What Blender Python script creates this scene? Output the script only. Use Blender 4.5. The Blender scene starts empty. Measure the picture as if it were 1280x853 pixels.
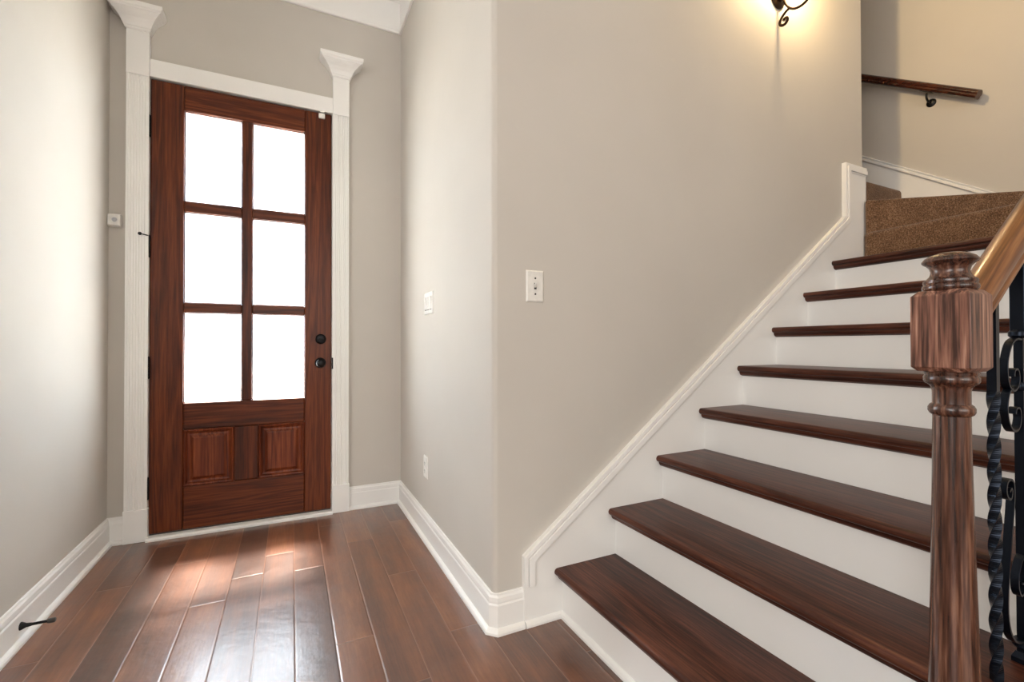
import bpy, bmesh, math, random
from mathutils import Vector, Matrix

S = bpy.context.scene
COL = S.collection
random.seed(7)

# ------------------------------------------------------------------ camera
FPX = 572.985
yaw, pitch, roll = 0.4492, 0.0094, -0.0019
cy, sy, cp, sp = math.cos(yaw), math.sin(yaw), math.cos(pitch), math.sin(pitch)
fwd = Vector((sy * cp, cy * cp, sp)); right = Vector((cy, -sy, 0)); up = right.cross(fwd)
r2 = right * math.cos(roll) + up * math.sin(roll)
u2 = -right * math.sin(roll) + up * math.cos(roll)
cam_data = bpy.data.cameras.new('camera')
cam = bpy.data.objects.new('camera', cam_data); COL.objects.link(cam)
m3 = Matrix((r2, u2, -fwd)).transposed()
cam.matrix_world = Matrix.Translation((0, 0, 1.04)) @ m3.to_4x4()
cam_data.sensor_width = 36.0
cam_data.lens = FPX / 1280 * 36.0
cam_data.clip_start = 0.02
S.camera = cam

# ------------------------------------------------------------------ light
world = bpy.data.worlds.new('world'); S.world = world; world.use_nodes = True
bg = world.node_tree.nodes['Background']
bg.inputs[0].default_value = (0.74, 0.88, 1.0, 1); bg.inputs[1].default_value = 11.5

def light(name, kind, loc, energy, color=(1, 1, 1), target=None, size=1.0, size_y=None, **kw):
    d = bpy.data.lights.new(name, kind); d.energy = energy; d.color = color
    if kind == 'AREA':
        d.shape = 'RECTANGLE'; d.size = size; d.size_y = size_y or size
    for k, v in kw.items(): setattr(d, k, v)
    o = bpy.data.objects.new(name, d); COL.objects.link(o); o.location = loc
    if target is not None:
        o.rotation_euler = (Vector(target) - Vector(loc)).to_track_quat('-Z', 'Y').to_euler()
    return o

light('sun', 'SUN', (0, 8, 8), 62.0, (1, 0.88, 0.76), (0.02, 8 - 0.60, 8 - 0.96), angle=0.18)
light('fill_panel_side', 'AREA', (-2.75, -0.6, 1.75), 82, (1.0, 0.99, 0.98), (0.5, 0.2, 1.2), 2.4, 2.2)  # added fill lamp in the unseen side room, before a solid wall
light('fill_panel_rear', 'AREA', (0.2, -3.9, 1.9), 82, (1.0, 0.955, 0.89), (0.6, 1.5, 1.2), 3.4, 2.4)  # added fill lamp behind the viewpoint; the rear wall has no opening
light('door_daylight', 'AREA', (-0.25, 4.05, 1.6), 20, (0.84, 0.93, 1.0), (-0.2, 1.0, 1.0), 1.6, 2.0)

S.view_settings.view_transform = 'Standard'
S.view_settings.look = 'None'
S.view_settings.gamma = 1.0
S.view_settings.use_curve_mapping = False
S.view_settings.exposure = 0.18

# ------------------------------------------------------------------ materials
def srgb(r, g, b):
    f = lambda c: (c / 255 / 12.92) if c / 255 <= 0.04045 else ((c / 255 + 0.055) / 1.055) ** 2.4
    return (f(r), f(g), f(b), 1)

def base_mat(name):
    m = bpy.data.materials.new(name); m.use_nodes = True
    nt = m.node_tree
    return m, nt, nt.nodes['Principled BSDF']

def N(nt, t, **kw):
    n = nt.nodes.new(t)
    for k, v in kw.items(): setattr(n, k, v)
    return n

def mathn(nt, op, a, b=None, c=None):
    n = N(nt, 'ShaderNodeMath', operation=op)
    for i, v in enumerate((a, b, c)):
        if v is None: continue
        if isinstance(v, (int, float)): n.inputs[i].default_value = v
        else: nt.links.new(v, n.inputs[i])
    return n.outputs[0]

def ramp(nt, fac, stops, interp='LINEAR'):
    n = N(nt, 'ShaderNodeValToRGB'); cr = n.color_ramp; cr.interpolation = interp
    while len(cr.elements) < len(stops): cr.elements.new(0.5)
    for e, (p, c) in zip(cr.elements, stops): e.position = p; e.color = c
    nt.links.new(fac, n.inputs[0]); return n.outputs[0]

def paint(name, col, rough=0.55, bump=0.04, bscale=260, spec=0.4):
    m, nt, b = base_mat(name)
    tc = N(nt, 'ShaderNodeNewGeometry')
    n1 = N(nt, 'ShaderNodeTexNoise'); n1.inputs['Scale'].default_value = 1.7; n1.inputs['Detail'].default_value = 3
    nt.links.new(tc.outputs['Position'], n1.inputs['Vector'])
    c = [min(1, x * 1.03) for x in col[:3]] + [1]; d = [x * 0.97 for x in col[:3]] + [1]
    nt.links.new(ramp(nt, n1.outputs[0], [(0.3, d), (0.7, c)]), b.inputs['Base Color'])
    n2 = N(nt, 'ShaderNodeTexNoise'); n2.inputs['Scale'].default_value = bscale; n2.inputs['Detail'].default_value = 2
    nt.links.new(tc.outputs['Position'], n2.inputs['Vector'])
    bp = N(nt, 'ShaderNodeBump'); bp.inputs['Strength'].default_value = bump; bp.inputs['Distance'].default_value = 0.002
    nt.links.new(n2.outputs[0], bp.inputs['Height']); nt.links.new(bp.outputs[0], b.inputs['Normal'])
    b.inputs['Roughness'].default_value = rough
    b.inputs['Specular IOR Level'].default_value = spec
    return m

def wood(name, dark, mid, light_, axis='Z', rough=0.3, fine=60.0, stretch=22.0, bump=0.12, pores=0.5, var=0.5, coat=0.0, scale=9.0, tilt=0.0, spec=0.5):
    """grain runs along axis"""
    m, nt, b = base_mat(name)
    g = N(nt, 'ShaderNodeNewGeometry')
    mp = N(nt, 'ShaderNodeMapping')
    sc = [1.0, 1.0, 1.0]; sc['XYZ'.index(axis)] = 1.0 / stretch
    mp.inputs['Scale'].default_value = sc
    src = g.outputs['Position']
    if tilt:
        vr = N(nt, 'ShaderNodeVectorRotate', rotation_type='Y_AXIS'); vr.inputs['Angle'].default_value = tilt
        nt.links.new(src, vr.inputs['Vector']); src = vr.outputs[0]
    nt.links.new(src, mp.inputs['Vector'])
    n0 = N(nt, 'ShaderNodeTexNoise'); n0.inputs['Scale'].default_value = scale; n0.inputs['Detail'].default_value = 4
    n0.inputs['Distortion'].default_value = 0.6
    nt.links.new(mp.outputs[0], n0.inputs['Vector'])
    # cathedral bands
    bands = mathn(nt, 'FRACT', mathn(nt, 'MULTIPLY', n0.outputs[0], 9.0))
    bands = mathn(nt, 'ABSOLUTE', mathn(nt, 'SUBTRACT', bands, 0.5))
    n1 = N(nt, 'ShaderNodeTexNoise'); n1.inputs['Scale'].default_value = fine * 3; n1.inputs['Detail'].default_value = 5
    nt.links.new(mp.outputs[0], n1.inputs['Vector'])
    n2 = N(nt, 'ShaderNodeTexNoise'); n2.inputs['Scale'].default_value = 5; n2.inputs['Detail'].default_value = 2
    nt.links.new(mp.outputs[0], n2.inputs['Vector'])
    f = mathn(nt, 'ADD', mathn(nt, 'MULTIPLY', bands, 0.9 * var), mathn(nt, 'MULTIPLY', n1.outputs[0], pores))
    f = mathn(nt, 'ADD', f, mathn(nt, 'MULTIPLY', n2.outputs[0], 0.45))
    f = mathn(nt, 'SUBTRACT', f, 0.225 * var + 0.5 * pores + 0.225 - 0.5)
    nt.links.new(ramp(nt, f, [(0.28, dark), (0.5, mid), (0.74, light_)]), b.inputs['Base Color'])
    bp = N(nt, 'ShaderNodeBump'); bp.inputs['Strength'].default_value = bump; bp.inputs['Distance'].default_value = 0.0012
    nt.links.new(n1.outputs[0], bp.inputs['Height']); nt.links.new(bp.outputs[0], b.inputs['Normal'])
    b.inputs['Roughness'].default_value = rough
    b.inputs['Specular IOR Level'].default_value = spec
    b.inputs['Coat Weight'].default_value = coat; b.inputs['Coat Roughness'].default_value = 0.18
    return m

def plain(name, col, rough=0.4, metal=0.0, spec=0.5):
    m, nt, b = base_mat(name)
    g = N(nt, 'ShaderNodeNewGeometry')
    n1 = N(nt, 'ShaderNodeTexNoise'); n1.inputs['Scale'].default_value = 40
    nt.links.new(g.outputs['Position'], n1.inputs['Vector'])
    nt.links.new(ramp(nt, n1.outputs[0], [(0.3, [c * 0.93 for c in col[:3]] + [1]), (0.7, [min(1, c * 1.05) for c in col[:3]] + [1])]), b.inputs['Base Color'])
    b.inputs['Roughness'].default_value = rough; b.inputs['Metallic'].default_value = metal
    b.inputs['Specular IOR Level'].default_value = spec
    return m

def floor_material():
    m, nt, b = base_mat('hand_scraped_planks')
    g = N(nt, 'ShaderNodeNewGeometry'); sx = N(nt, 'ShaderNodeSeparateXYZ')
    nt.links.new(g.outputs['Position'], sx.inputs[0])
    W, L = 0.127, 1.15
    xr = mathn(nt, 'DIVIDE', mathn(nt, 'SUBTRACT', sx.outputs[0], 0.016), W)
    row = mathn(nt, 'FLOOR', xr); fx = mathn(nt, 'FRACT', xr)
    # where the end joints lie, board by board (rows -7 .. 8), repeated beyond
    joints = {-7: 2.05, -6: 2.52, -5: 2.93, -4: 2.661, -3: 2.206, -2: 2.389, -1: 2.575, 0: 2.349, 1: 2.86, 2: 2.564, 3: 2.12, 4: 2.76, 5: 2.31, 6: 1.95, 7: 2.45, 8: 2.2}
    idx = mathn(nt, 'DIVIDE', mathn(nt, 'ADD', mathn(nt, 'FLOORED_MODULO', mathn(nt, 'ADD', row, 7), 16), 0.5), 16)
    stops = []
    for i in range(16):
        v = (joints[i - 7] % L) / L
        stops.append((i / 16, (v, v, v, 1)))
    off = ramp(nt, idx, stops, 'CONSTANT')
    yr = mathn(nt, 'SUBTRACT', mathn(nt, 'DIVIDE', sx.outputs[1], L), off)
    pl = mathn(nt, 'FLOOR', yr); fy = mathn(nt, 'FRACT', yr)
    cv = N(nt, 'ShaderNodeCombineXYZ'); nt.links.new(row, cv.inputs[0]); nt.links.new(pl, cv.inputs[1])
    wn = N(nt, 'ShaderNodeTexWhiteNoise', noise_dimensions='2D'); nt.links.new(cv.outputs[0], wn.inputs['Vector'])
    # grain, shifted from board to board
    sh = N(nt, 'ShaderNodeVectorMath', operation='MULTIPLY_ADD')
    nt.links.new(wn.outputs['Color'], sh.inputs[0]); sh.inputs[1].default_value = (7, 9, 5); nt.links.new(g.outputs['Position'], sh.inputs[2])
    mp = N(nt, 'ShaderNodeMapping'); mp.inputs['Scale'].default_value = (1, 0.07, 1); nt.links.new(sh.outputs[0], mp.inputs['Vector'])
    n0 = N(nt, 'ShaderNodeTexNoise'); n0.inputs['Scale'].default_value = 14; n0.inputs['Detail'].default_value = 6; n0.inputs['Distortion'].default_value = 0.4
    nt.links.new(mp.outputs[0], n0.inputs['Vector'])
    n1 = N(nt, 'ShaderNodeTexNoise'); n1.inputs['Scale'].default_value = 150; n1.inputs['Detail'].default_value = 4
    nt.links.new(mp.outputs[0], n1.inputs['Vector'])
    n3 = N(nt, 'ShaderNodeTexNoise'); n3.inputs['Scale'].default_value = 4.5; n3.inputs['Detail'].default_value = 3
    nt.links.new(sh.outputs[0], n3.inputs['Vector'])
    f = mathn(nt, 'ADD', mathn(nt, 'MULTIPLY', n0.outputs[0], 0.55), mathn(nt, 'MULTIPLY', n1.outputs[0], 0.25))
    f = mathn(nt, 'ADD', f, mathn(nt, 'MULTIPLY', n3.outputs[0], 0.42))
    f = mathn(nt, 'ADD', f, mathn(nt, 'MULTIPLY', wn.outputs['Value'], 0.34))
    f = mathn(nt, 'SUBTRACT', f, 0.27)
    col = ramp(nt, f, [(0.15, srgb(52, 27, 13)), (0.42, srgb(88, 48, 24)), (0.62, srgb(118, 68, 36)), (0.88, srgb(152, 100, 60))])
    ex = mathn(nt, 'MULTIPLY', mathn(nt, 'MINIMUM', fx, mathn(nt, 'SUBTRACT', 1.0, fx)), W)
    ey = mathn(nt, 'MULTIPLY', mathn(nt, 'MINIMUM', fy, mathn(nt, 'SUBTRACT', 1.0, fy)), L)
    e = mathn(nt, 'MINIMUM', ex, ey)
    groove = ramp(nt, mathn(nt, 'DIVIDE', e, 0.006), [(0.0, (0, 0, 0, 1)), (0.9, (1, 1, 1, 1))])
    line = ramp(nt, mathn(nt, 'DIVIDE', e, 0.0045), [(0.2, (1, 1, 1, 1)), (0.45, (0, 0, 0, 1))])  # pale seam line: bevel highlight put into the board colour
    mix = N(nt, 'ShaderNodeMixRGB', blend_type='MIX'); mix.inputs[2].default_value = srgb(150, 105, 80)
    nt.links.new(mathn(nt, 'MULTIPLY', line, 0.55), mix.inputs[0]); nt.links.new(col, mix.inputs[1])
    nt.links.new(mix.outputs[0], b.inputs['Base Color'])
    # hand scraped ripple
    mp2 = N(nt, 'ShaderNodeMapping'); mp2.inputs['Scale'].default_value = (0.55, 0.5, 1); nt.links.new(sh.outputs[0], mp2.inputs['Vector'])
    n4 = N(nt, 'ShaderNodeTexNoise'); n4.inputs['Scale'].default_value = 40; n4.inputs['Detail'].default_value = 2
    nt.links.new(mp2.outputs[0], n4.inputs['Vector'])
    h = mathn(nt, 'ADD', mathn(nt, 'MULTIPLY', n4.outputs[0], 0.9), mathn(nt, 'MULTIPLY', n1.outputs[0], 0.12))
    h = mathn(nt, 'ADD', h, mathn(nt, 'MULTIPLY', groove, 0.7))
    bp = N(nt, 'ShaderNodeBump'); bp.inputs['Strength'].default_value = 0.32; bp.inputs['Distance'].default_value = 0.004
    nt.links.new(h, bp.inputs['Height']); nt.links.new(bp.outputs[0], b.inputs['Normal'])
    nt.links.new(ramp(nt, n3.outputs[0], [(0.3, (0.33,) * 3 + (1,)), (0.7, (0.45,) * 3 + (1,))]), b.inputs['Roughness'])
    b.inputs['Specular IOR Level'].default_value = 0.6
    b.inputs['Coat Weight'].default_value = 0.9; b.inputs['Coat IOR'].default_value = 1.58; b.inputs['Coat Roughness'].default_value = 0.27; nt.links.new(bp.outputs[0], b.inputs['Coat Normal'])
    return m

def carpet_material():
    m, nt, b = base_mat('brown_carpet')
    g = N(nt, 'ShaderNodeNewGeometry')
    n1 = N(nt, 'ShaderNodeTexNoise'); n1.inputs['Scale'].default_value = 170; n1.inputs['Detail'].default_value = 3
    n2 = N(nt, 'ShaderNodeTexNoise'); n2.inputs['Scale'].default_value = 14; n2.inputs['Detail'].default_value = 3
    nt.links.new(g.outputs['Position'], n1.inputs['Vector']); nt.links.new(g.outputs['Position'], n2.inputs['Vector'])
    f = mathn(nt, 'ADD', mathn(nt, 'MULTIPLY', n1.outputs[0], 0.8), mathn(nt, 'MULTIPLY', n2.outputs[0], 0.2))
    nt.links.new(ramp(nt, f, [(0.32, srgb(66, 46, 32)), (0.52, srgb(116, 87, 64)), (0.72, srgb(164, 133, 104))]), b.inputs['Base Color'])
    bp = N(nt, 'ShaderNodeBump'); bp.inputs['Strength'].default_value = 0.9; bp.inputs['Distance'].default_value = 0.006
    nt.links.new(n1.outputs[0], bp.inputs['Height']); nt.links.new(bp.outputs[0], b.inputs['Normal'])
    b.inputs['Roughness'].default_value = 0.95; b.inputs['Specular IOR Level'].default_value = 0.1
    b.inputs['Sheen Weight'].default_value = 0.2
    return m

def glass_material():
    m = bpy.data.materials.new('frosted_glass'); m.use_nodes = True
    nt = m.node_tree; nt.nodes.clear()
    out = N(nt, 'ShaderNodeOutputMaterial')
    tr = N(nt, 'ShaderNodeBsdfTransparent'); tl = N(nt, 'ShaderNodeBsdfTranslucent')
    tl.inputs[0].default_value = (0.84, 0.92, 1, 1)
    rf = N(nt, 'ShaderNodeBsdfRefraction'); rf.inputs['IOR'].default_value = 1.12; rf.inputs['Roughness'].default_value = 0.32
    gl = N(nt, 'ShaderNodeBsdfGlossy'); gl.inputs['Roughness'].default_value = 0.25
    g = N(nt, 'ShaderNodeNewGeometry'); nz = N(nt, 'ShaderNodeTexNoise'); nz.inputs['Scale'].default_value = 240
    nt.links.new(g.outputs['Position'], nz.inputs['Vector'])
    bp = N(nt, 'ShaderNodeBump'); bp.inputs['Strength'].default_value = 0.25; bp.inputs['Distance'].default_value = 0.001
    nt.links.new(nz.outputs[0], bp.inputs['Height']); nt.links.new(bp.outputs[0], rf.inputs['Normal'])
    m1 = N(nt, 'ShaderNodeMixShader'); m1.inputs[0].default_value = 0.30
    nt.links.new(tr.outputs[0], m1.inputs[1]); nt.links.new(rf.outputs[0], m1.inputs[2])
    m2 = N(nt, 'ShaderNodeMixShader'); m2.inputs[0].default_value = 0.20
    nt.links.new(m1.outputs[0], m2.inputs[1]); nt.links.new(tl.outputs[0], m2.inputs[2])
    m3_ = N(nt, 'ShaderNodeMixShader'); m3_.inputs[0].default_value = 0.05
    nt.links.new(m2.outputs[0], m3_.inputs[1]); nt.links.new(gl.outputs[0], m3_.inputs[2])
    nt.links.new(m3_.outputs[0], out.inputs[0])
    return m

M_WALL = paint('greige_wall_paint', srgb(203, 198, 190), 0.75, 0.05, 260, 0.2)
M_CEIL = paint('ceiling_paint', srgb(238, 236, 230), 0.7)
M_TRIM = paint('white_trim_paint', srgb(243, 242, 239), 0.32, 0.015, 90)
M_FLOOR = floor_material()
M_CARPET = carpet_material()
DW = (srgb(50, 18, 6), srgb(88, 38, 14), srgb(118, 58, 26))
M_DOOR_V = wood('mahogany_upright_grain', *DW, 'Z', 0.34, pores=0.4, spec=0.25)
M_DOOR_H = wood('mahogany_level_grain', *DW, 'X', 0.34, pores=0.4, spec=0.25)
M_PANEL = wood('mahogany_panel_grain', srgb(54, 20, 9), srgb(100, 44, 22), srgb(138, 70, 38), 'Z', 0.34, pores=0.4, spec=0.25)
M_TREAD = wood('stained_oak_tread', srgb(36, 18, 13), srgb(72, 38, 27), srgb(104, 60, 43), 'Y', 0.34, pores=0.8, coat=0.0, spec=0.3)
M_NEWEL = wood('stained_oak_newel', srgb(62, 36, 28), srgb(132, 90, 73), srgb(188, 146, 124), 'Z', 0.3, fine=70, pores=1.0, var=0.5, bump=0.25, scale=16)
M_SHAFT = wood('stained_oak_turning', srgb(44, 25, 19), srgb(84, 52, 39), srgb(130, 92, 72), 'Z', 0.26, fine=70, pores=0.9, var=0.5, coat=0.3, bump=0.2, scale=14)
M_RAIL = wood('stained_oak_rail', srgb(68, 37, 18), srgb(122, 76, 42), srgb(164, 116, 70), 'X', 0.28, fine=50, pores=0.6, coat=0.3, scale=16, tilt=0.635)
M_WALLRAIL = wood('dark_oak_rail', srgb(40, 17, 12), srgb(66, 30, 20), srgb(92, 48, 30), 'Y', 0.25, coat=0.3, scale=12)
M_IRON = plain('black_wrought_iron', srgb(24, 31, 42), 0.28, 0.75)
M_BLACK = plain('black_bronze_hardware', srgb(24, 24, 26), 0.35, 0.6)
M_BRONZE = plain('dark_bronze', srgb(48, 32, 22), 0.35, 0.8)
M_PLASTIC = plain('white_plastic', srgb(234, 232, 226), 0.35)
M_LENS = plain('grey_lens_plastic', srgb(190, 192, 196), 0.3)
M_SLOT = plain('dark_slot', srgb(60, 58, 55), 0.6)
M_SCREW = plain('ivory_screw', srgb(205, 200, 190), 0.35, 0.2)
M_GLASS = glass_material()
M_CONC = paint('pale_concrete', srgb(225, 222, 214), 0.8, 0.1, 60)
M_PORCH = paint('tan_porch_ceiling', srgb(168, 140, 96), 0.7)
M_SHADE, _nt, _b = base_mat('amber_glass_shade')
_b.inputs['Base Color'].default_value = srgb(250, 232, 196); _b.inputs['Roughness'].default_value = 0.4
_b.inputs['Transmission Weight'].default_value = 0.6

# ------------------------------------------------------------------ mesh helpers (authored in world coordinates)
def box(bm, x0, x1, y0, y1, z0, z1):
    vs = [bm.verts.new((x, y, z)) for z in (z0, z1) for y in (y0, y1) for x in (x0, x1)]
    for f in ((0, 2, 3, 1), (4, 5, 7, 6), (0, 1, 5, 4), (2, 6, 7, 3), (0, 4, 6, 2), (1, 3, 7, 5)):
        bm.faces.new([vs[i] for i in f])
    return bm

def prism(bm, pts, axis, a, b):
    """pts in the two other axes (in XYZ order), extruded from a to b along axis"""
    def mk(p, t):
        if axis == 'X': return (t, p[0], p[1])
        if axis == 'Y': return (p[0], t, p[1])
        return (p[0], p[1], t)
    A = [bm.verts.new(mk(p, a)) for p in pts]; B = [bm.verts.new(mk(p, b)) for p in pts]
    n = len(pts)
    bm.faces.new(A[::-1]); bm.faces.new(B)
    for i in range(n): bm.faces.new((A[i], A[(i + 1) % n], B[(i + 1) % n], B[i]))
    return bm

def loft(bm, rings, closed=True, caps=True):
    R = [[bm.verts.new(p) for p in ring] for ring in rings]
    for a, b in zip(R, R[1:]):
        n = len(a)
        for i in range(n if closed else n - 1):
            bm.faces.new((a[i], a[(i + 1) % n], b[(i + 1) % n], b[i]))
    if caps:
        bm.faces.new(R[0][::-1]); bm.faces.new(R[-1])
    return bm

def lathe(bm, prof, origin, axis='Z', seg=36):
    """prof: (radius, height along axis)"""
    ax = {'X': Vector((1, 0, 0)), 'Y': Vector((0, 1, 0)), 'Z': Vector((0, 0, 1))}[axis] if isinstance(axis, str) else Vector(axis).normalized()
    e1 = ax.orthogonal().normalized(); e2 = ax.cross(e1); o = Vector(origin)
    rings = []
    for r, h in prof:
        r = max(r, 1e-4)
        rings.append([o + ax * h + (e1 * math.cos(t) + e2 * math.sin(t)) * r for t in [2 * math.pi * i / seg for i in range(seg)]])
    return loft(bm, rings)

def smooth_path(pts, n=8):
    P = [Vector(p) for p in pts]; out = []
    for i in range(len(P) - 1):
        p0, p1, p2, p3 = P[max(i - 1, 0)], P[i], P[i + 1], P[min(i + 2, len(P) - 1)]
        for k in range(n):
            t = k / n
            out.append(0.5 * ((2 * p1) + (p2 - p0) * t + (2 * p0 - 5 * p1 + 4 * p2 - p3) * t * t + (3 * p1 - p0 - 3 * p2 + p3) * t ** 3))
    return out + [P[-1]]

def tube(bm, pts, r, seg=12):
    P = [Vector(p) for p in pts]; rings = []
    nrm = None
    for i, p in enumerate(P):
        t = (P[min(i + 1, len(P) - 1)] - P[max(i - 1, 0)]).normalized()
        if nrm is None: nrm = t.orthogonal().normalized()
        nrm = (nrm - t * nrm.dot(t)).normalized(); b = t.cross(nrm)
        rr = r[i] if isinstance(r, (list, tuple)) else r
        rings.append([p + (nrm * math.cos(a) + b * math.sin(a)) * rr for a in [2 * math.pi * k / seg for k in range(seg)]])
    return loft(bm, rings)

def band(bm, pts, wide, thick):
    """flat bar bent in an XZ plane: wide along Y, thick in the plane"""
    P = [Vector(p) for p in pts]; rings = []
    for i, p in enumerate(P):
        t = (P[min(i + 1, len(P) - 1)] - P[max(i - 1, 0)]).normalized()
        n = Vector((-t.z, 0, t.x)); y = Vector((0, 1, 0))
        rings.append([p + n * thick / 2 + y * wide / 2, p + n * thick / 2 - y * wide / 2, p - n * thick / 2 - y * wide / 2, p - n * thick / 2 + y * wide / 2])
    return loft(bm, rings)

def make(name, bm, mat, parent=None, bevel=0.0, smooth=False, segs=2, origin=None):
    bmesh.ops.recalc_face_normals(bm, faces=bm.faces)
    me = bpy.data.meshes.new(name)
    o = bpy.data.objects.new(name, me); COL.objects.link(o)
    loc = Vector((0, 0, 0))
    if parent is not None:
        p = parent; loc = Vector(parent.get('_o', (0, 0, 0))); o.parent = parent; o['_o'] = list(loc)
    else:
        if origin is None:
            xs = [v.co for v in bm.verts]
            origin = (sum(v.x for v in xs) / len(xs), sum(v.y for v in xs) / len(xs), min(v.z for v in xs))
        loc = Vector(origin); o.location = loc; o['_o'] = list(loc)
    bmesh.ops.translate(bm, verts=bm.verts, vec=-loc)
    bm.to_mesh(me); bm.free()
    me.materials.append(mat)
    if smooth:
        for p in me.polygons: p.use_smooth = True
        try: me.set_sharp_from_angle(angle=math.radians(38))
        except Exception: pass
    if bevel:
        bv = o.modifiers.new('bevel', 'BEVEL'); bv.width = bevel; bv.segments = segs; bv.limit_method = 'ANGLE'; bv.angle_limit = math.radians(40)
        bv.harden_normals = False
    return o

def B(): return bmesh.new()

def tag(o, label, cat, group=None, kind=None):
    o['label'] = label; o['category'] = cat
    if group: o['group'] = group
    if kind: o['kind'] = kind
    return o

def thing(name, loc, label, cat, group=None, kind=None):
    o = bpy.data.objects.new(name, None); COL.objects.link(o)
    o.location = loc; o['_o'] = list(loc); o.empty_display_size = 0.05
    return tag(o, label, cat, group, kind)

def struct(o, label, cat): return tag(o, label, cat, kind='structure')

# ------------------------------------------------------------------ setting: shell
XL, XR, YD, YS, XE = -0.865, 0.662, 3.085, 1.530, 3.033    # left wall, passage wall, door wall, stair wall, its end
XF = 3.66                                                  # far wall of the stairwell
ZC, ZU = 3.46, 5.2
struct(make('floor', box(B(), -2.9, 3.8, -4.2, 3.25, -0.12, 0.0), M_FLOOR), 'reddish brown hand-scraped plank floor', 'floor')
struct(make('wall_left', box(B(), XL - 0.12, XL, 1.78, 3.22, 0, ZC), M_WALL), 'pale wall on the left of the entry passage', 'wall')
bm = B()
box(bm, XL, -0.722, YD, 3.22, 0, ZC); box(bm, 0.262, XR, YD, 3.22, 0, ZC); box(bm, -0.722, 0.262, YD, 3.22, 2.53, ZC)
struct(make('wall_front', bm, M_WALL), 'beige wall around the entry door', 'wall')
arc = [(XR + 0.022 - 0.022 * math.cos(t), YS + 0.022 - 0.022 * math.sin(t)) for t in [math.pi / 2 * i / 8 for i in range(9)]]
bm = prism(B(), [(XR, 3.22)] + arc + [(XE, YS), (XE, YS + 0.13), (XR + 0.13, YS + 0.13), (XR + 0.13, 3.22)], 'Z', 0, ZU)
struct(make('wall_right', bm, M_WALL, smooth=True), 'beige wall turning a rounded corner from passage to stairs', 'wall')
struct(make('wall_stairwell', box(B(), XF, XF + 0.12, -4.2, 3.9, 0, ZU), M_WALL), 'tan wall behind the carpeted turn of the stairs', 'wall')
bm = B(); box(bm, XE - 0.13, XE - 0.012, YS + 0.13, 3.9, 0, ZU); box(bm, XE - 0.13, XF, 3.9, 4.02, 0, ZU)
struct(make('wall_flight', bm, M_WALL), 'wall enclosing the upper flight behind the stair wall', 'wall')
bm = B()
box(bm, -2.9, XL - 0.12, 1.78, 1.90, 0, ZC)
box(bm, -3.02, -2.9, -4.2, 1.9, 0, ZC); box(bm, -3.02, 3.8, -4.32, -4.2, 0, ZC)
struct(make('wall_rear', bm, M_WALL), 'walls of the room behind the viewpoint', 'wall')
bm = B()
box(bm, -3.02, XR, -4.32, 3.22, ZC, ZC + 0.1); box(bm, XR, 1.9, -4.32, YS, ZC, ZC + 0.1); box(bm, 1.9, 3.8, -4.32, 0.2, ZC, ZC + 0.1)
box(bm, 1.8, 3.8, 0.1, 4.02, ZU, ZU + 0.1); box(bm, 1.8, 1.9, 0.2, YS, ZC + 0.1, ZU); box(bm, 1.8, 3.8, 0.1, 0.2, ZC + 0.1, ZU)
struct(make('ceiling', bm, M_CEIL), 'white ceiling above the entry', 'ceiling')

# baseboards: profile (depth, height) run along a wall, mitred at corners
PROF = [(0, 0), (0.030, 0), (0.030, 0.009), (0.026, 0.016), (0.018, 0.021), (0.015, 0.022), (0.015, 0.100), (0.012, 0.106), (0.0125, 0.112), (0.0115, 0.126), (0.007, 0.133), (0.006, 0.139), (0.0, 0.141)]
def run(name, p0, p1, n, m0, m1, label, prof=PROF):
    p0, p1, n = Vector((*p0, 0)), Vector((*p1, 0)), Vector((*n, 0)); d = (p1 - p0).normalized()
    A = [p0 + n * a + d * (-m0 * a) + Vector((0, 0, h)) for a, h in prof]
    C = [p1 + n * a + d * (m1 * a) + Vector((0, 0, h)) for a, h in prof]
    return struct(make(name, loft(B(), [A, C]), M_TRIM), label, 'baseboard')
run('baseboard_left', (XL, 1.78), (XL, YD), (1, 0), 0, -1, 'white baseboard along the left wall')
bbf = run('baseboard_front', (0.330, YD), (XR, YD), (0, -1), 0, -1, 'white baseboard right of the entry door')
bbc = run('baseboard_corner', (XL, YD), (-0.792, YD), (0, -1), -1, 0, 'short white baseboard left of the entry door')
K = 0.4142
run('baseboard_right', (XR, YD), (XR, YS + 0.016), (-1, 0), -1, K, 'white baseboard along the passage wall')
run('baseboard_outer', (XR, YS + 0.016), (XR + 0.016, YS), (-0.70711, -0.70711), K, K, 'narrow white baseboard block at the rounded wall corner')
run('baseboard_stair', (XR + 0.016, YS), (0.777, YS), (0, -1), K, 0, 'short white baseboard between corner and stair skirt')

# cornice boards: flat frieze with a bead under the crown
def frieze(bm, p0, p1, n, m0, m1):
    prof = [(0, 3.128), (0.012, 3.128), (0.016, 3.134), (0.016, 3.146), (0.009, 3.152), (0.009, 3.332), (0.016, 3.338), (0.016, 3.352), (0.03, 3.36), (0.07, 3.40), (0.10, 3.435), (0.105, ZC), (0, ZC)]
    p0, p1, n = Vector((*p0, 0)), Vector((*p1, 0)), Vector((*n, 0)); d = (p1 - p0).normalized()
    loft(bm, [[p0 + n * a - d * m0 * a + Vector((0, 0, h)) for a, h in prof], [p1 + n * a + d * m1 * a + Vector((0, 0, h)) for a, h in prof]])
bm = B(); frieze(bm, (XL, YD), (XR, YD), (0, -1), -1, -1)
struct(make('trim_1', bm, M_TRIM), 'white crown frieze along the top of the door wall', 'crown trim')
bm = B(); frieze(bm, (XR, YD), (XR, YS + 0.03), (-1, 0), -1, 0)
struct(make('trim_2', bm, M_TRIM), 'white crown frieze along the top of the passage wall', 'crown trim')
bm = B(); frieze(bm, (XL, 1.78), (XL, YD), (1, 0), 0, -1)
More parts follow.
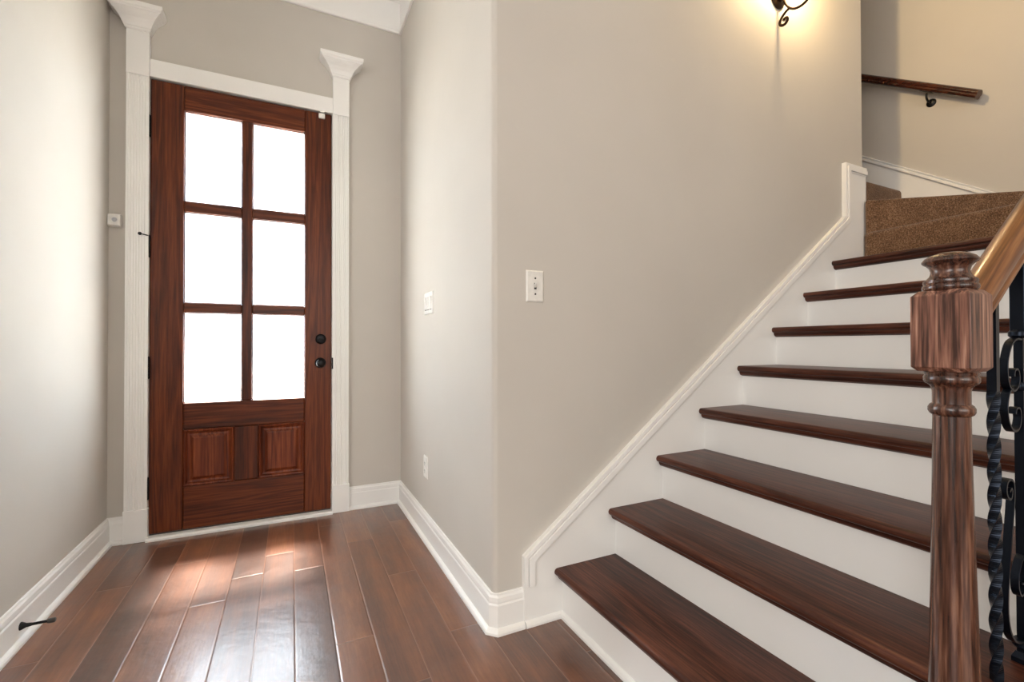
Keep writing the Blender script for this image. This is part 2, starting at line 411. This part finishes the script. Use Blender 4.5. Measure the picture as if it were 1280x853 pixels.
struct(make('trim_3', bm, M_TRIM), 'white crown frieze along the top of the left wall', 'crown trim')

# ------------------------------------------------------------------ door surround
def pilaster(name, x0, x1, label, ext):
    t = thing(name, ((x0 + x1) / 2, YD - 0.02, 0), label, 'door trim', kind='structure')
    yf = 3.052
    make('plinth_block', box(B(), x0 - 0.004, x1 + 0.004, yf - 0.006, YD, 0, 0.172), M_TRIM, t, 0.003)
    pts = [(x0, YD), (x0, yf)]
    nfl = 7; w = (x1 - x0 - 0.014) / nfl
    for i in range(nfl):
        a = x0 + 0.007 + i * w
        for k in range(7):
            th = math.pi * k / 6
            pts.append((a + w * 0.12 + (1 - math.cos(th)) / 2 * w * 0.76, yf + math.sin(th) * 0.0042))
    pts += [(x1, yf), (x1, YD)]
    make('fluted_shaft', prism(B(), pts, 'Z', 0.172, 2.488), M_TRIM, t)
    bm = B(); box(bm, x0 - 0.001, x1 + 0.001, yf - 0.003, YD, 2.488, 2.735)
    make('neck_block', bm, M_TRIM, t, 0.002)
    prof = [(0.000, 2.722), (0.004, 2.724), (0.008, 2.730), (0.008, 2.735), (0.012, 2.739), (0.015, 2.748), (0.020, 2.760), (0.030, 2.776), (0.044, 2.792), (0.058, 2.804), (0.062, 2.806), (0.064, 2.812), (0.069, 2.816), (0.072, 2.822), (0.072, 2.838)]
    rings = []
    for e, z in prof:
        k = ext / 0.072
        rings.append([(x0 - e * k, YD, z), (x0 - e * k, yf - 0.003 - e, z), (x1 + e * k, yf - 0.003 - e, z), (x1 + e * k, YD, z)])
    make('capital', loft(B(), rings), M_TRIM, t)
    return t
pilaster('trim_4', -0.788, -0.690, 'white fluted pilaster with capital left of the door', 0.070)
pilaster('trim_5', 0.234, 0.328, 'white fluted pilaster with capital right of the door', 0.078)
bm = B(); box(bm, -0.690, 0.234, 3.060, YD, 2.496, 2.592)
t6 = struct(make('trim_6', bm, M_TRIM, None, 0.003), 'white head casing across the top of the door', 'door trim')
bm = B(); box(bm, -0.722, -0.692, 3.064, 3.22, 0, 2.53); box(bm, 0.231, 0.262, 3.064, 3.22, 0, 2.53); box(bm, -0.692, 0.231, 3.064, 3.22, 2.497, 2.53)
box(bm, -0.692, -0.676, 3.122, 3.16, 0, 2.497); box(bm, 0.215, 0.231, 3.122, 3.16, 0, 2.497); box(bm, -0.692, 0.231, 3.122, 3.16, 2.481, 2.497)
struct(make('trim_7', bm, M_TRIM), 'white jamb lining the door opening', 'door jamb')
bm = prism(B(), [(3.030, 0), (3.030, 0.010), (3.038, 0.019), (3.22, 0.019), (3.22, 0)], 'X', -0.692, 0.234)
struct(make('trim_8', bm, M_TRIM), 'white threshold strip under the entry door', 'threshold')

# ------------------------------------------------------------------ door
dl, dr, dt, db = -0.688, 0.2265, 2.490, 0.026
g1, g2, g3, g4 = -0.5366, -0.2589, -0.2048, 0.0753
gt, m1_, m2_, m3z, m4_, gb = 2.3508, 1.8451, 1.787, 1.2811, 1.2257, 0.7236
yd0, yd1 = 3.074, 3.119
door = thing('door_1', (dl, 3.096, 0), 'reddish mahogany entry door with six frosted panes and two panels', 'door', kind='structure')
bv = 0.006
make('stile', box(B(), dl, g1, yd0, yd1, db, dt), M_DOOR_V, door, bv)
make('stile', box(B(), g4, dr, yd0, yd1, db, dt), M_DOOR_V, door, bv)
make('rail', box(B(), g1, g4, yd0, yd1, gt, dt), M_DOOR_H, door, bv)
make('rail', box(B(), g1, g4, yd0, yd1, 0.575, gb), M_DOOR_H, door, bv)
make('rail', box(B(), g1, g4, yd0, yd1, db, 0.262), M_DOOR_H, door, bv)
make('mullion', box(B(), -0.296, -0.171, yd0, yd1, 0.262, 0.575), M_DOOR_V, door, bv)
make('muntin', box(B(), g2, g3, yd0 + 0.001, yd1, gb, gt), M_DOOR_V, door, bv)
for a, b in ((g1, g2), (g3, g4)):
    for c, d in ((m2_, m1_), (m4_, m3z)):
        make('muntin', box(B(), a, b, yd0 + 0.001, yd1, c, d), M_DOOR_H, door, bv)
for a, b in ((g1, g2), (g3, g4)):
    for c, d in ((m1_, gt), (m3z, m2_), (gb, m4_)):
        pn = make('pane', box(B(), a - 0.008, b + 0.008, 3.098, 3.102, c - 0.008, d + 0.008), M_GLASS, door)
        bm = B(); e = 0.009
        for q in ((a, a + e * .5, c, d), (b - e * .5, b, c, d), (a, b, c, c + e * .5), (a, b, d - e * .5, d)):
            box(bm, q[0], q[1], 3.084, 3.098, q[2], q[3])
        make('glazing_bead', bm, M_DOOR_V, pn, 0.002)
for a, b in ((g1, -0.296), (-0.171, g4)):
    rings = []
    for e, y in ((0.0, yd0 + 0.002), (0.006, yd0 - 0.003), (0.012, yd0 - 0.001), (0.020, yd0 + 0.010), (0.027, yd0 + 0.012), (0.034, yd0 + 0.011), (0.046, yd0 + 0.003), (0.050, yd0 + 0.002)):
        z0, z1 = 0.262 + e, 0.575 - e
        rings.append([(a + e, y, z0), (b - e, y, z0), (b - e, y, z1), (a + e, y, z1)])
    rings.insert(0, [(a, yd1, 0.262), (b, yd1, 0.262), (b, yd1, 0.575), (a, yd1, 0.575)])
    make('raised_panel', loft(B(), rings), M_PANEL, door)
# lock hardware
dk = make('deadbolt', lathe(B(), [(0.0, -0.012), (0.020, -0.012), (0.027, -0.009), (0.0315, -0.003), (0.0315, 0.0)], (0.166, yd0, 1.081), 'Y', 32), M_BLACK, door, smooth=True)
make('thumb_turn', box(B(), 0.150, 0.182, yd0 - 0.026, yd0 - 0.010, 1.077, 1.085), M_BLACK, dk, 0.003)
kn = make('doorknob', lathe(B(), [(0.0, -0.066), (0.012, -0.066), (0.021, -0.062), (0.0265, -0.054), (0.0265, -0.046), (0.021, -0.038), (0.012, -0.033), (0.010, -0.026), (0.011, -0.008)], (0.164, yd0, 0.934), 'Y', 32), M_BLACK, door, smooth=True)
make('rose', lathe(B(), [(0.0, -0.010), (0.022, -0.010), (0.030, -0.006), (0.032, -0.002), (0.032, 0.0)], (0.164, yd0, 0.934), 'Y', 32), M_BLACK, kn, smooth=True)
make('strike_plate', box(B(), 0.2275, 0.236, 3.050, 3.072, 0.895, 0.965), M_BLACK, door, 0.002)
for z in (2.228, 1.577, 0.923, 0.276):
    bm = lathe(B(), [(0.0, -0.062), (0.004, -0.060), (0.0075, -0.056), (0.0075, 0.056), (0.004, 0.060), (0.0, 0.062)], (-0.690, 3.064, z), 'Z', 14)
    for s in (-0.02, 0.02): lathe(bm, [(0.0081, s - 0.001), (0.0081, s + 0.001)], (-0.690, 3.064, z), 'Z', 14)
    hg = make('hinge', bm, M_BLACK, door, smooth=True)
    if abs(z - 1.577) < 0.01:
        bm = tube(B(), [(-0.690, 3.058, z + 0.056), (-0.705, 3.035, z + 0.056), (-0.716, 3.016, z + 0.055)], 0.0028, 8)
        lathe(bm, [(0.0, -0.004), (0.007, -0.003), (0.009, 0.002), (0.007, 0.008), (0.0, 0.009)], (-0.716, 3.016, z + 0.055), (-0.45, -0.85, 0), 14)
        make('hinge_stop', bm, M_BLACK, hg, smooth=True)
bm = box(B(), dl + 0.002, dr - 0.002, yd0 + 0.004, yd1 - 0.004, 0.0195, db)
make('bottom_sweep', bm, M_SLOT, door)

cs = thing('door_sensor', (0.168, 3.06, 2.45), 'small white contact sensor at the top right corner of the door', 'sensor')
make('housing', box(B(), 0.151, 0.187, yd0 - 0.016, yd0, 2.452, 2.484), M_PLASTIC, cs, 0.005, True, 3)
make('magnet', box(B(), 0.156, 0.184, yd0 - 0.018, 3.061, 2.487, 2.4955), M_PLASTIC, cs, 0.003)

# ------------------------------------------------------------------ staircase
stair = thing('staircase', (0.94, 0.95, 0), 'staircase with dark oak treads, white risers and carpeted winders', 'staircase')
RISE = 0.188
rx = lambda k: 0.9405 + 0.2552 * (k - 1)          # face of riser k
YN, YFACE = 0.345, 1.512                          # open end of the treads, face of the skirt board
for k in range(1, 9):
    x0 = rx(k); zt = RISE * k
    make('riser', box(B(), x0, x0 + 0.018, YN + 0.035, YFACE + 0.004, zt - RISE, zt - 0.027), M_TRIM, stair, 0.001)
    xb = rx(k + 1) + 0.002 if k < 8 else rx(9) + 0.05
    xn = x0 - 0.034; rr = 0.0135; zc = zt - 0.0135
    pts = [(xb, zt), (xn + rr, zt)] + [(xn + rr - rr * math.sin(a), zc + rr * math.cos(a)) for a in [math.pi * i / 10 for i in range(1, 10)]] + [(xn + rr, zt - 0.027), (xb, zt - 0.027)]
    tr = make('tread', prism(B(), pts, 'Y', YN, YFACE + 0.003), M_TREAD, stair, smooth=True)
    cv = [(x0, zt - 0.027), (x0 - 0.020, zt - 0.027), (x0 - 0.019, zt - 0.033)] + [(x0 - 0.002 - 0.016 * math.cos(a), zt - 0.047 + 0.014 * (1 - math.sin(a)) ) for a in [math.pi / 2 * i / 5 for i in range(1, 6)]] + [(x0, zt - 0.049)]
    make('cove_moulding', prism(B(), cv, 'Y', YN + 0.03, YFACE + 0.002), M_TREAD, tr)
# shoe at the first riser and at the foot of the skirt
SH = [(0, 0), (-0.014, 0), (-0.014, 0.008), (-0.010, 0.016), (-0.003, 0.021), (0, 0.022)]
make('shoe_moulding', prism(B(), [(rx(1) + a, h) for a, h in SH], 'Y', YN + 0.035, YFACE), M_TRIM, stair)
make('shoe_moulding', prism(B(), [(YFACE + a, h) for a, h in SH], 'X', 0.780, rx(1)), M_TRIM, stair)
# skirt board on the wall
xs0, xk, xe = 0.777, 2.828, 3.036
outline = [(xs0, 0.0), (xs0, 0.257), (xk, 1.769), (xk, 2.075), (xe, 2.072), (xe, 0.0)]
sk = make('skirt_board', prism(B(), outline, 'Y', YFACE, YS), M_TRIM, stair, origin=None)
make('skirt_return', box(B(), XE, xe + 0.002, YFACE, YS + 0.075, 1.5, 2.071), M_TRIM, stair)
def offset_strip(bm, path, d0, d1, ya, yb):
    P = [Vector(p) for p in path]; ns = []
    segn = []
    for a, b in zip(P, P[1:]):
        t = (b - a).normalized(); segn.append(Vector((t.y, -t.x)))
    def off(i, d):
        if i == 0: return P[0] + segn[0] * d
        if i == len(P) - 1: return P[-1] + segn[-1] * d
        n = (segn[i - 1] + segn[i]); n = n / (n.dot(segn[i])); return P[i] + n * d
    A = [off(i, d0) for i in range(len(P))]; C = [off(i, d1) for i in range(len(P))]
    rings = [[(a.x, ya, a.y), (a.x, yb, a.y), (c.x, yb, c.y), (c.x, ya, c.y)] for a, c in zip(A, C)]
    return loft(bm, rings)
path = [(xs0, 0.146), (xs0, 0.257), (xk, 1.769), (xk, 2.075), (xe, 2.072)]
bm = B(); offset_strip(bm, path, 0, 0.016, YFACE, YFACE - 0.006); offset_strip(bm, path, 0.018, 0.042, YFACE, YFACE - 0.011); offset_strip(bm, path, 0.042, 0.050, YFACE, YFACE - 0.004)
make('skirt_cap_moulding', bm, M_TRIM, stair, 0.002)
# open stringer under the tread ends
pts = [(rx(1), 0.0)]
for k in range(1, 9): pts += [(rx(k), RISE * k - 0.027), (rx(k + 1), RISE * k - 0.027)]
pts += [(rx(9), 0.0)]
make('open_stringer', prism(B(), pts, 'Y', YN + 0.02, YN + 0.035), M_TRIM, stair)
# carpeted winders round the end of the wall
YO = YN + 0.02
R9, C = 2.995, (3.010, 1.498)
w10 = (XF - 0.002, 0.985)
def carpet_step(name, poly, z0, z1):
    bm = prism(B(), poly, 'Z', z0, z1)
    return make(name, bm, M_CARPET, stair, 0.026, True, 4)
carpet_step('carpeted_step', [(R9, YO), (XF - 0.002, YO), (XF - 0.002, 1.512), (R9, 1.512)], 1.30, RISE * 9)
carpet_step('carpeted_step', [(3.000, 1.500), (w10[0], w10[1]), (XF - 0.002, 1.70), (XE + 0.004, 1.70), (XE + 0.004, 1.502)], 1.60, RISE * 10)
Y11 = 1.605
carpet_step('carpeted_step', [(XE + 0.004, Y11), (XF - 0.004, Y11), (XF - 0.004, 1.95), (XE + 0.004, 1.95)], 1.80, RISE * 11)
for k in (12, 13, 14):
    y = Y11 + 0.262 * (k - 11)
    carpet_step('carpeted_step', [(XE + 0.004, y), (XF - 0.004, y), (XF - 0.004, y + 0.35), (XE + 0.004, y + 0.35)], 1.80, RISE * k)
# skirt along the far wall
zs = lambda y: 1.930 + 0.688 * (y - 1.195)
bm = prism(B(), [(0.9, zs(0.9) - 0.45), (3.6, zs(3.6) - 0.45), (3.6, zs(3.6)), (0.9, zs(0.9))], 'X', XF - 0.012, XF)
make('wall_skirt_board', bm, M_TRIM, stair)
bm = B()
for a, b, d in ((0.0, 0.010, 0.020), (-0.026, -0.008, 0.024)):
    loft(bm, [[(XF, y, zs(y) + a), (XF - d, y, zs(y) + a), (XF - d, y, zs(y) + b), (XF, y, zs(y) + b)] for y in (0.9, 3.6)])
make('wall_skirt_cap', bm, M_TRIM, stair, 0.002)

# ------------------------------------------------------------------ newel post
NX, NY = 1.082, 0.405
nw = thing('newel_post', (NX, NY, RISE), 'turned oak newel post with square block and mushroom cap', 'newel post')
h = 0.0425
def sq(s, z): return [(NX - s, NY - s, z), (NX + s, NY - s, z), (NX + s, NY + s, z), (NX - s, NY + s, z)]
make('base_block', loft(B(), [sq(h, RISE), sq(h, 0.345), sq(h - 0.008, 0.353)]), M_NEWEL, nw, 0.001)
shaft = [(0.0, 0.353), (0.034, 0.353), (0.037, 0.358), (0.038, 0.366), (0.036, 0.374), (0.031, 0.378), (0.0345, 0.386), (0.0355, 0.42), (0.0345, 0.47), (0.0325, 0.55), (0.0305, 0.64), (0.0288, 0.73), (0.0272, 0.82), (0.0262, 0.905),
         (0.0262, 0.911), (0.0300, 0.914), (0.0325, 0.919), (0.0325, 0.925), (0.0300, 0.930), (0.0265, 0.933), (0.0264, 0.955), (0.0280, 0.962), (0.0305, 0.966), (0.0355, 0.969), (0.0385, 0.974), (0.0385, 0.980), (0.0365, 0.984), (0.0375, 0.987), (0.0380, 0.990), (0.036, 0.993), (0.0, 0.993)]
make('turned_shaft', lathe(B(), shaft, (NX, NY, 0), 'Z', 48), M_SHAFT, nw, smooth=True)
make('square_block', loft(B(), [sq(h - 0.007, 0.991), sq(h, 0.999), sq(h, 1.128), sq(h - 0.009, 1.138)]), M_NEWEL, nw, 0.001)
cap = [(0.0, 1.137), (0.0355, 1.137), (0.0385, 1.140), (0.0395, 1.144), (0.0385, 1.148), (0.0365, 1.150), (0.0378, 1.153), (0.0370, 1.157), (0.0330, 1.160), (0.0295, 1.164), (0.0272, 1.169), (0.0268, 1.174), (0.0285, 1.180), (0.0325, 1.185), (0.0375, 1.1885), (0.0393, 1.191), (0.0388, 1.1935), (0.0350, 1.1985), (0.0270, 1.2035), (0.0160, 1.2070), (0.006, 1.2085), (0.0, 1.2087)]
make('mushroom_cap', lathe(B(), cap, (NX, NY, 0), 'Z', 48), M_SHAFT, nw, smooth=True)

# ------------------------------------------------------------------ handrail
SL = RISE / 0.2552
crest = lambda x: 1.1965 + SL * (x - 1.2275)
prof = [(0.0, 0.0), (0.008, -0.001), (0.016, -0.0045), (0.0225, -0.010), (0.0275, -0.018), (0.0295, -0.027), (0.0285, -0.034), (0.0255, -0.039), (0.0235, -0.043), (0.0245, -0.047), (0.0270, -0.050), (0.0275, -0.056), (0.0245, -0.060), (0.0200, -0.063), (0.0190, -0.070), (0.0175, -0.078)]
prof = prof + [(-a, b) for a, b in prof[::-1] if a > 0]
hr = thing('handrail', (1.2, NY, 1.05), 'moulded oak handrail rising from the newel post over iron balusters', 'handrail')
make('rail_length', loft(B(), [[(x, NY + a, crest(x) + b) for a, b in prof] for x in (NX + h, 1.6, 2.0, 2.9)]), M_RAIL, hr, smooth=True)
make('fillet_strip', loft(B(), [[(x, NY + a, crest(x) + b) for a, b in ((0.010, -0.077), (0.010, -0.082), (-0.010, -0.082), (-0.010, -0.077))] for x in (NX + h, 2.9)]), M_RAIL, hr)

# ------------------------------------------------------------------ iron balusters
def square_bar(bm, x, y, z0, z1, s, twist0=None, twist1=None, turns_per_m=5.1):
    rings = []; n = max(2, int((z1 - z0) / 0.004))
    for i in range(n + 1):
        z = z0 + (z1 - z0) * i / n; a = 0
        if twist0 is not None: a = 2 * math.pi * turns_per_m * (min(max(z, twist0), twist1) - twist1)
        rings.append([(x + s * math.sqrt(2) * math.cos(a + math.pi / 4 + q * math.pi / 2), y + s * math.sqrt(2) * math.sin(a + math.pi / 4 + q * math.pi / 2), z) for q in range(4)])
    return loft(bm, rings)
def shoe(bm, x, y, z): return loft(bm, [[(x - s, y - s, zz), (x + s, y - s, zz), (x + s, y + s, zz), (x - s, y + s, zz)] for s, zz in ((0.014, z), (0.014, z + 0.010), (0.009, z + 0.022))])
b1 = 1.254
tb = thing('iron_baluster', (b1, NY, RISE * 2), 'black twisted iron baluster beside the newel post', 'baluster', 'iron balusters under the handrail')
make('twisted_bar', square_bar(B(), b1, NY, RISE * 2, crest(b1) - 0.0875, 0.0073, RISE * 2 + 0.01, 0.948), M_IRON, tb)
b2 = 1.380
sb = thing('iron_baluster', (b2, NY, RISE * 2), 'black iron baluster with curled scrolls, second from the newel post', 'baluster', 'iron balusters under the handrail')
make('centre_bar', square_bar(B(), b2, NY, RISE * 2, crest(b2) - 0.0875, 0.0072), M_IRON, sb)
make('shoe', shoe(B(), b2, NY, RISE * 2), M_IRON, sb)
for z, r in ((1.062, 0.017), (0.952, 0.012), (0.415, 0.017)):
    make('collar', lathe(B(), [(0.0, -0.009), (r * 0.75, -0.009), (r, -0.004), (r, 0.004), (r * 0.75, 0.009), (0.0, 0.009)], (b2, NY, z), 'Z', 20), M_IRON, sb, smooth=True)

make('upper_block', square_bar(B(), b2, NY, 1.068, crest(b2) - 0.0905, 0.0115), M_IRON, sb, 0.0015)
scrolls = [
    ('upper_scroll', [(-0.008, 1.050), (-0.030, 1.051), (-0.055, 1.040), (-0.073, 1.012), (-0.077, 0.984), (-0.070, 0.958), (-0.050, 0.945), (-0.028, 0.952), (-0.020, 0.972), (-0.028, 0.988), (-0.042, 0.986), (-0.045, 0.974)]),
    ('middle_scroll', [(-0.052, 0.951), (-0.070, 0.940), (-0.079, 0.912), (-0.072, 0.882), (-0.050, 0.863), (-0.026, 0.866), (-0.014, 0.886), (-0.020, 0.906), (-0.036, 0.908), (-0.041, 0.897)]),
    ('lower_scroll', [(-0.074, 0.742), (-0.066, 0.748), (-0.062, 0.740), (-0.068, 0.728), (-0.080, 0.730), (-0.089, 0.744), (-0.084, 0.762), (-0.066, 0.766), (-0.053, 0.752), (-0.054, 0.715), (-0.068, 0.645), (-0.082, 0.575), (-0.088, 0.510), (-0.078, 0.465), (-0.055, 0.438), (-0.028, 0.427), (-0.006, 0.426)]),
    ('inner_curl', [(-0.006, 0.600), (-0.020, 0.590), (-0.034, 0.566), (-0.036, 0.540), (-0.024, 0.522), (-0.010, 0.526), (-0.009, 0.542), (-0.020, 0.546)]),
]
for nm, pts in scrolls:
    for s in (1, -1):
        p3 = smooth_path([(b2 + s * u, NY, z) for u, z in pts], 6)
        make(nm, band(B(), p3, 0.013, 0.0042), M_IRON, sb, 0.0006)

# ------------------------------------------------------------------ wall handrail round the turn
zr = lambda y: 2.515 + 0.689 * (y - 1.195)          # crest of the wall rail
XH = XF - 0.062
wr = thing('wall_handrail', (XF, 1.195, 2.45), 'dark oak wall handrail on the tan wall above carpeted steps', 'handrail')
wprof = [(0.0, 0.0), (0.012, -0.002), (0.022, -0.009), (0.028, -0.020), (0.028, -0.028), (0.023, -0.036), (0.0235, -0.042), (0.026, -0.048), (0.022, -0.056), (0.014, -0.060)]
wprof = wprof + [(-a, b) for a, b in wprof[::-1] if a > 0]
rings = []
for y, k in ((1.195, 1), (2.4, 0), (3.6, 0)):
    rings.append([(XH + a, y - b * 0.45 * k * -1 if False else y + (-b) * 0.40 * k, zr(y + (-b) * 0.40 * k) + b) for a, b in wprof])
make('rail_length', loft(B(), rings), M_WALLRAIL, wr, smooth=True)
yb = 1.452
bm = lathe(B(), [(0.0, -0.012), (0.014, -0.012), (0.024, -0.006), (0.026, 0.0)], (XF, yb, 2.575), 'X', 24)
bk = make('bracket', bm, M_BLACK, wr, smooth=True)
tube_pts = smooth_path([(XF - 0.008, yb, 2.575), (XF - 0.04, yb, 2.578), (XH + 0.004, yb, 2.592), (XH, yb, 2.622)], 6)
make('bracket_arm', tube(B(), tube_pts, 0.006, 10), M_BLACK, bk, smooth=True)
make('saddle', loft(B(), [[(XH + a, y, zr(y) + b) for a, b in ((-0.012, -0.064), (0.012, -0.064), (0.012, -0.059), (-0.012, -0.059))] for y in (yb - 0.03, yb + 0.03)]), M_BLACK, bk)

# ------------------------------------------------------------------ sconce
SX = 2.272
sc = thing('wall_sconce', (SX, YS, 2.78), 'dark bronze scroll-arm sconce glowing on the stair wall', 'wall lamp')
rings = []
for e, y in ((1.0, YS), (1.0, YS - 0.006), (0.9, YS - 0.011), (0.72, YS - 0.013), (0.66, YS - 0.020), (0.35, YS - 0.026), (0.01, YS - 0.027)):
    rings.append([(SX + 0.062 * e * math.cos(a), y, 2.882 + 0.098 * e * math.sin(a)) for a in [2 * math.pi * i / 40 for i in range(40)]])
make('backplate', loft(B(), rings), M_BRONZE, sc, smooth=True)
arm_pts = smooth_path([(SX, 1.510, 2.850), (SX, 1.497, 2.815), (SX, 1.482, 2.775), (SX, 1.455, 2.738), (SX, 1.420, 2.722), (SX, 1.385, 2.726), (SX, 1.360, 2.752), (SX, 1.352, 2.790)], 8)
make('arm', tube(B(), arm_pts, 0.0065, 14), M_BRONZE, sc, smooth=True)
tail = smooth_path([(SX, 1.462, 2.748), (SX, 1.485, 2.742), (SX, 1.510, 2.722), (SX, 1.518, 2.700), (SX, 1.508, 2.685), (SX, 1.490, 2.682), (SX, 1.478, 2.694), (SX, 1.481, 2.708), (SX, 1.493, 2.710), (SX, 1.497, 2.702)], 8)
make('scroll_tail', tube(B(), tail, [0.0062 + 0.0015 * i / len(tail) for i in range(len(tail))], 14), M_BRONZE, sc, smooth=True)
make('candle_cup', lathe(B(), [(0.0, 2.786), (0.010, 2.787), (0.014, 2.795), (0.030, 2.803), (0.040, 2.812), (0.040, 2.817), (0.014, 2.818), (0.012, 2.84), (0.0, 2.84)], (SX, 1.352, 0), 'Z', 24), M_BRONZE, sc, smooth=True)
make('glass_shade', lathe(B(), [(0.032, 2.818), (0.044, 2.84), (0.052, 2.88), (0.055, 2.93), (0.064, 2.98), (0.062, 2.98), (0.053, 2.93), (0.050, 2.88), (0.042, 2.842), (0.031, 2.821)], (SX, 1.352, 0), 'Z', 32), M_SHADE, sc, smooth=True)
mb, nt, b_ = base_mat('lit_bulb'); b_.inputs['Emission Color'].default_value = (1, 0.78, 0.45, 1); b_.inputs['Emission Strength'].default_value = 12
make('bulb', lathe(B(), [(0.0, 2.84), (0.012, 2.845), (0.018, 2.87), (0.014, 2.90), (0.004, 2.93), (0.0, 2.932)], (SX, 1.352, 0), 'Z', 20), mb, sc, smooth=True)
light('sconce_lamp', 'POINT', (SX, 1.415, 2.99), 36, (1.0, 0.71, 0.36), shadow_soft_size=0.03)

# ------------------------------------------------------------------ switches, outlet, sensors, door stop
def plate(bm, axis, at, out, u0, u1, z0, z1, d=0.006):
    """bevelled cover plate lying on a wall; axis = wall normal axis, out = sign of the normal"""
    rings = []
    for e, t in ((0.0, 0.0), (0.0, d * 0.4), (0.005, d), ):
        if axis == 'Y': rings.append([(u0 + e, at + out * t, z0 + e), (u1 - e, at + out * t, z0 + e), (u1 - e, at + out * t, z1 - e), (u0 + e, at + out * t, z1 - e)])
        else: rings.append([(at + out * t, u0 + e, z0 + e), (at + out * t, u1 - e, z0 + e), (at + out * t, u1 - e, z1 - e), (at + out * t, u0 + e, z1 - e)])
    return loft(bm, rings)
sw = thing('light_switch', (0.833, YS, 1.204), 'white single toggle switch plate on the stair wall', 'light switch')
make('cover_plate', plate(B(), 'Y', YS, -1, 0.796, 0.870, 1.204, 1.324), M_PLASTIC, sw)
make('toggle_slot', box(B(), 0.828, 0.838, YS - 0.0068, YS - 0.004, 1.252, 1.276), M_SLOT, sw)
make('toggle', loft(B(), [[(0.8288, YS - 0.0065, 1.258), (0.8372, YS - 0.0065, 1.258), (0.8372, YS - 0.0065, 1.272), (0.8288, YS - 0.0065, 1.272)], [(0.8298, YS - 0.017, 1.272), (0.8362, YS - 0.017, 1.272), (0.8362, YS - 0.017, 1.279), (0.8298, YS - 0.017, 1.279)]]), M_PLASTIC, sw, 0.001)
for z in (1.234, 1.294):
    make('screw', lathe(B(), [(0.0035, 0.0), (0.0035, -0.0012), (0.002, -0.002), (0.0, -0.002)], (0.833, YS - 0.006, z), 'Y', 12), M_SLOT, sw)
w3 = thing('light_switch', (XR, 2.386, 1.206), 'white triple rocker switch plate on the passage wall', 'light switch')
make('cover_plate', plate(B(), 'X', XR, -1, 2.305, 2.468, 1.206, 1.324), M_PLASTIC, w3)
for i in range(3):
    y = 2.3865 + (i - 1) * 0.046
    bm = loft(B(), [[(XR - 0.006, y - 0.0165, 1.232), (XR - 0.006, y + 0.0165, 1.232), (XR - 0.006, y + 0.0165, 1.298), (XR - 0.006, y - 0.0165, 1.298)],
                    [(XR - 0.0075, y - 0.0155, 1.233), (XR - 0.0075, y + 0.0155, 1.233), (XR - 0.013, y + 0.0155, 1.297), (XR - 0.013, y - 0.0155, 1.297)]])
    make('rocker', bm, M_PLASTIC, w3, 0.001)
    make('rocker_gap', box(B(), XR - 0.0068, XR - 0.005, y - 0.0175, y + 0.0175, 1.228, 1.2315), M_SLOT, w3)
ol = thing('wall_outlet', (XR, 2.45, 0.322), 'white duplex wall outlet low on the passage wall', 'outlet')
make('cover_plate', plate(B(), 'X', XR, -1, 2.412, 2.486, 0.322, 0.440), M_PLASTIC, ol)
for z in (0.361, 0.401):
    rc = make('receptacle', lathe(B(), [(0.0, -0.0085), (0.015, -0.0085), (0.0165, -0.007), (0.0165, -0.005)], (XR, 2.449, z), 'X', 24), M_PLASTIC, ol, smooth=True)
    bm = B(); box(bm, XR - 0.0092, XR - 0.008, 2.442, 2.444, z - 0.002, z + 0.007); box(bm, XR - 0.0092, XR - 0.008, 2.454, 2.456, z - 0.002, z + 0.007); box(bm, XR - 0.0092, XR - 0.008, 2.447, 2.451, z - 0.010, z - 0.006)
    make('slots', bm, M_SLOT, rc)
ms = thing('motion_sensor', (-0.84, YD, 1.67), 'small white motion sensor in the corner left of the door', 'sensor')
make('housing', loft(B(), [[(-0.863, YD - t, 1.668 + e), (-0.808 - e, YD - t, 1.668 + e), (-0.808 - e, YD - t, 1.734 - e), (-0.863, YD - t, 1.734 - e)] for t, e in ((0, 0), (0.020, 0), (0.032, 0.004))]), M_PLASTIC, ms, 0.004, True, 3)
make('lens', lathe(B(), [(0.0, -0.040), (0.006, -0.039), (0.010, -0.036), (0.012, -0.031)], (-0.833, YD, 1.702), 'Y', 20), M_LENS, ms, smooth=True)
ds = thing('door_stop', (XL + 0.015, 2.195, 0.062), 'black rigid door stop on the left baseboard', 'door stop')
bx, by, bz = XL + 0.0145, 2.200, 0.060
make('mounting_cone', lathe(B(), [(0.0, 0.0), (0.014, 0.0), (0.013, 0.004), (0.007, 0.016), (0.0055, 0.03)], (bx, by, bz), 'X', 20), M_BLACK, ds, smooth=True)
make('rod', lathe(B(), [(0.0, 0.025), (0.005, 0.025), (0.0045, 0.075), (0.0, 0.075)], (bx, by, bz), 'X', 14), M_BLACK, ds, smooth=True)
make('rubber_tip', lathe(B(), [(0.0, 0.072), (0.0075, 0.072), (0.0085, 0.078), (0.0085, 0.090), (0.006, 0.093), (0.0, 0.093)], (bx, by, bz), 'X', 16), M_SLOT, ds, smooth=True)

# ------------------------------------------------------------------ porch outside the frosted panes
bm = lathe(B(), [(0.0, -0.25), (24.0, -0.25), (24.0, -0.05), (0.0, -0.05)], (-0.25, 3.22 + 24.05, 0), 'Z', 64)
struct(make('ground', bm, M_CONC), 'pale paving outside the entry door', 'ground')
struct(make('porch_ceiling', box(B(), -3, 3, 3.24, 4.12, 2.78, 2.9), M_PORCH), 'tan porch ceiling outside the entry door', 'porch ceiling')
for o in list(bpy.data.objects):
    if '_o' in o: del o['_o']
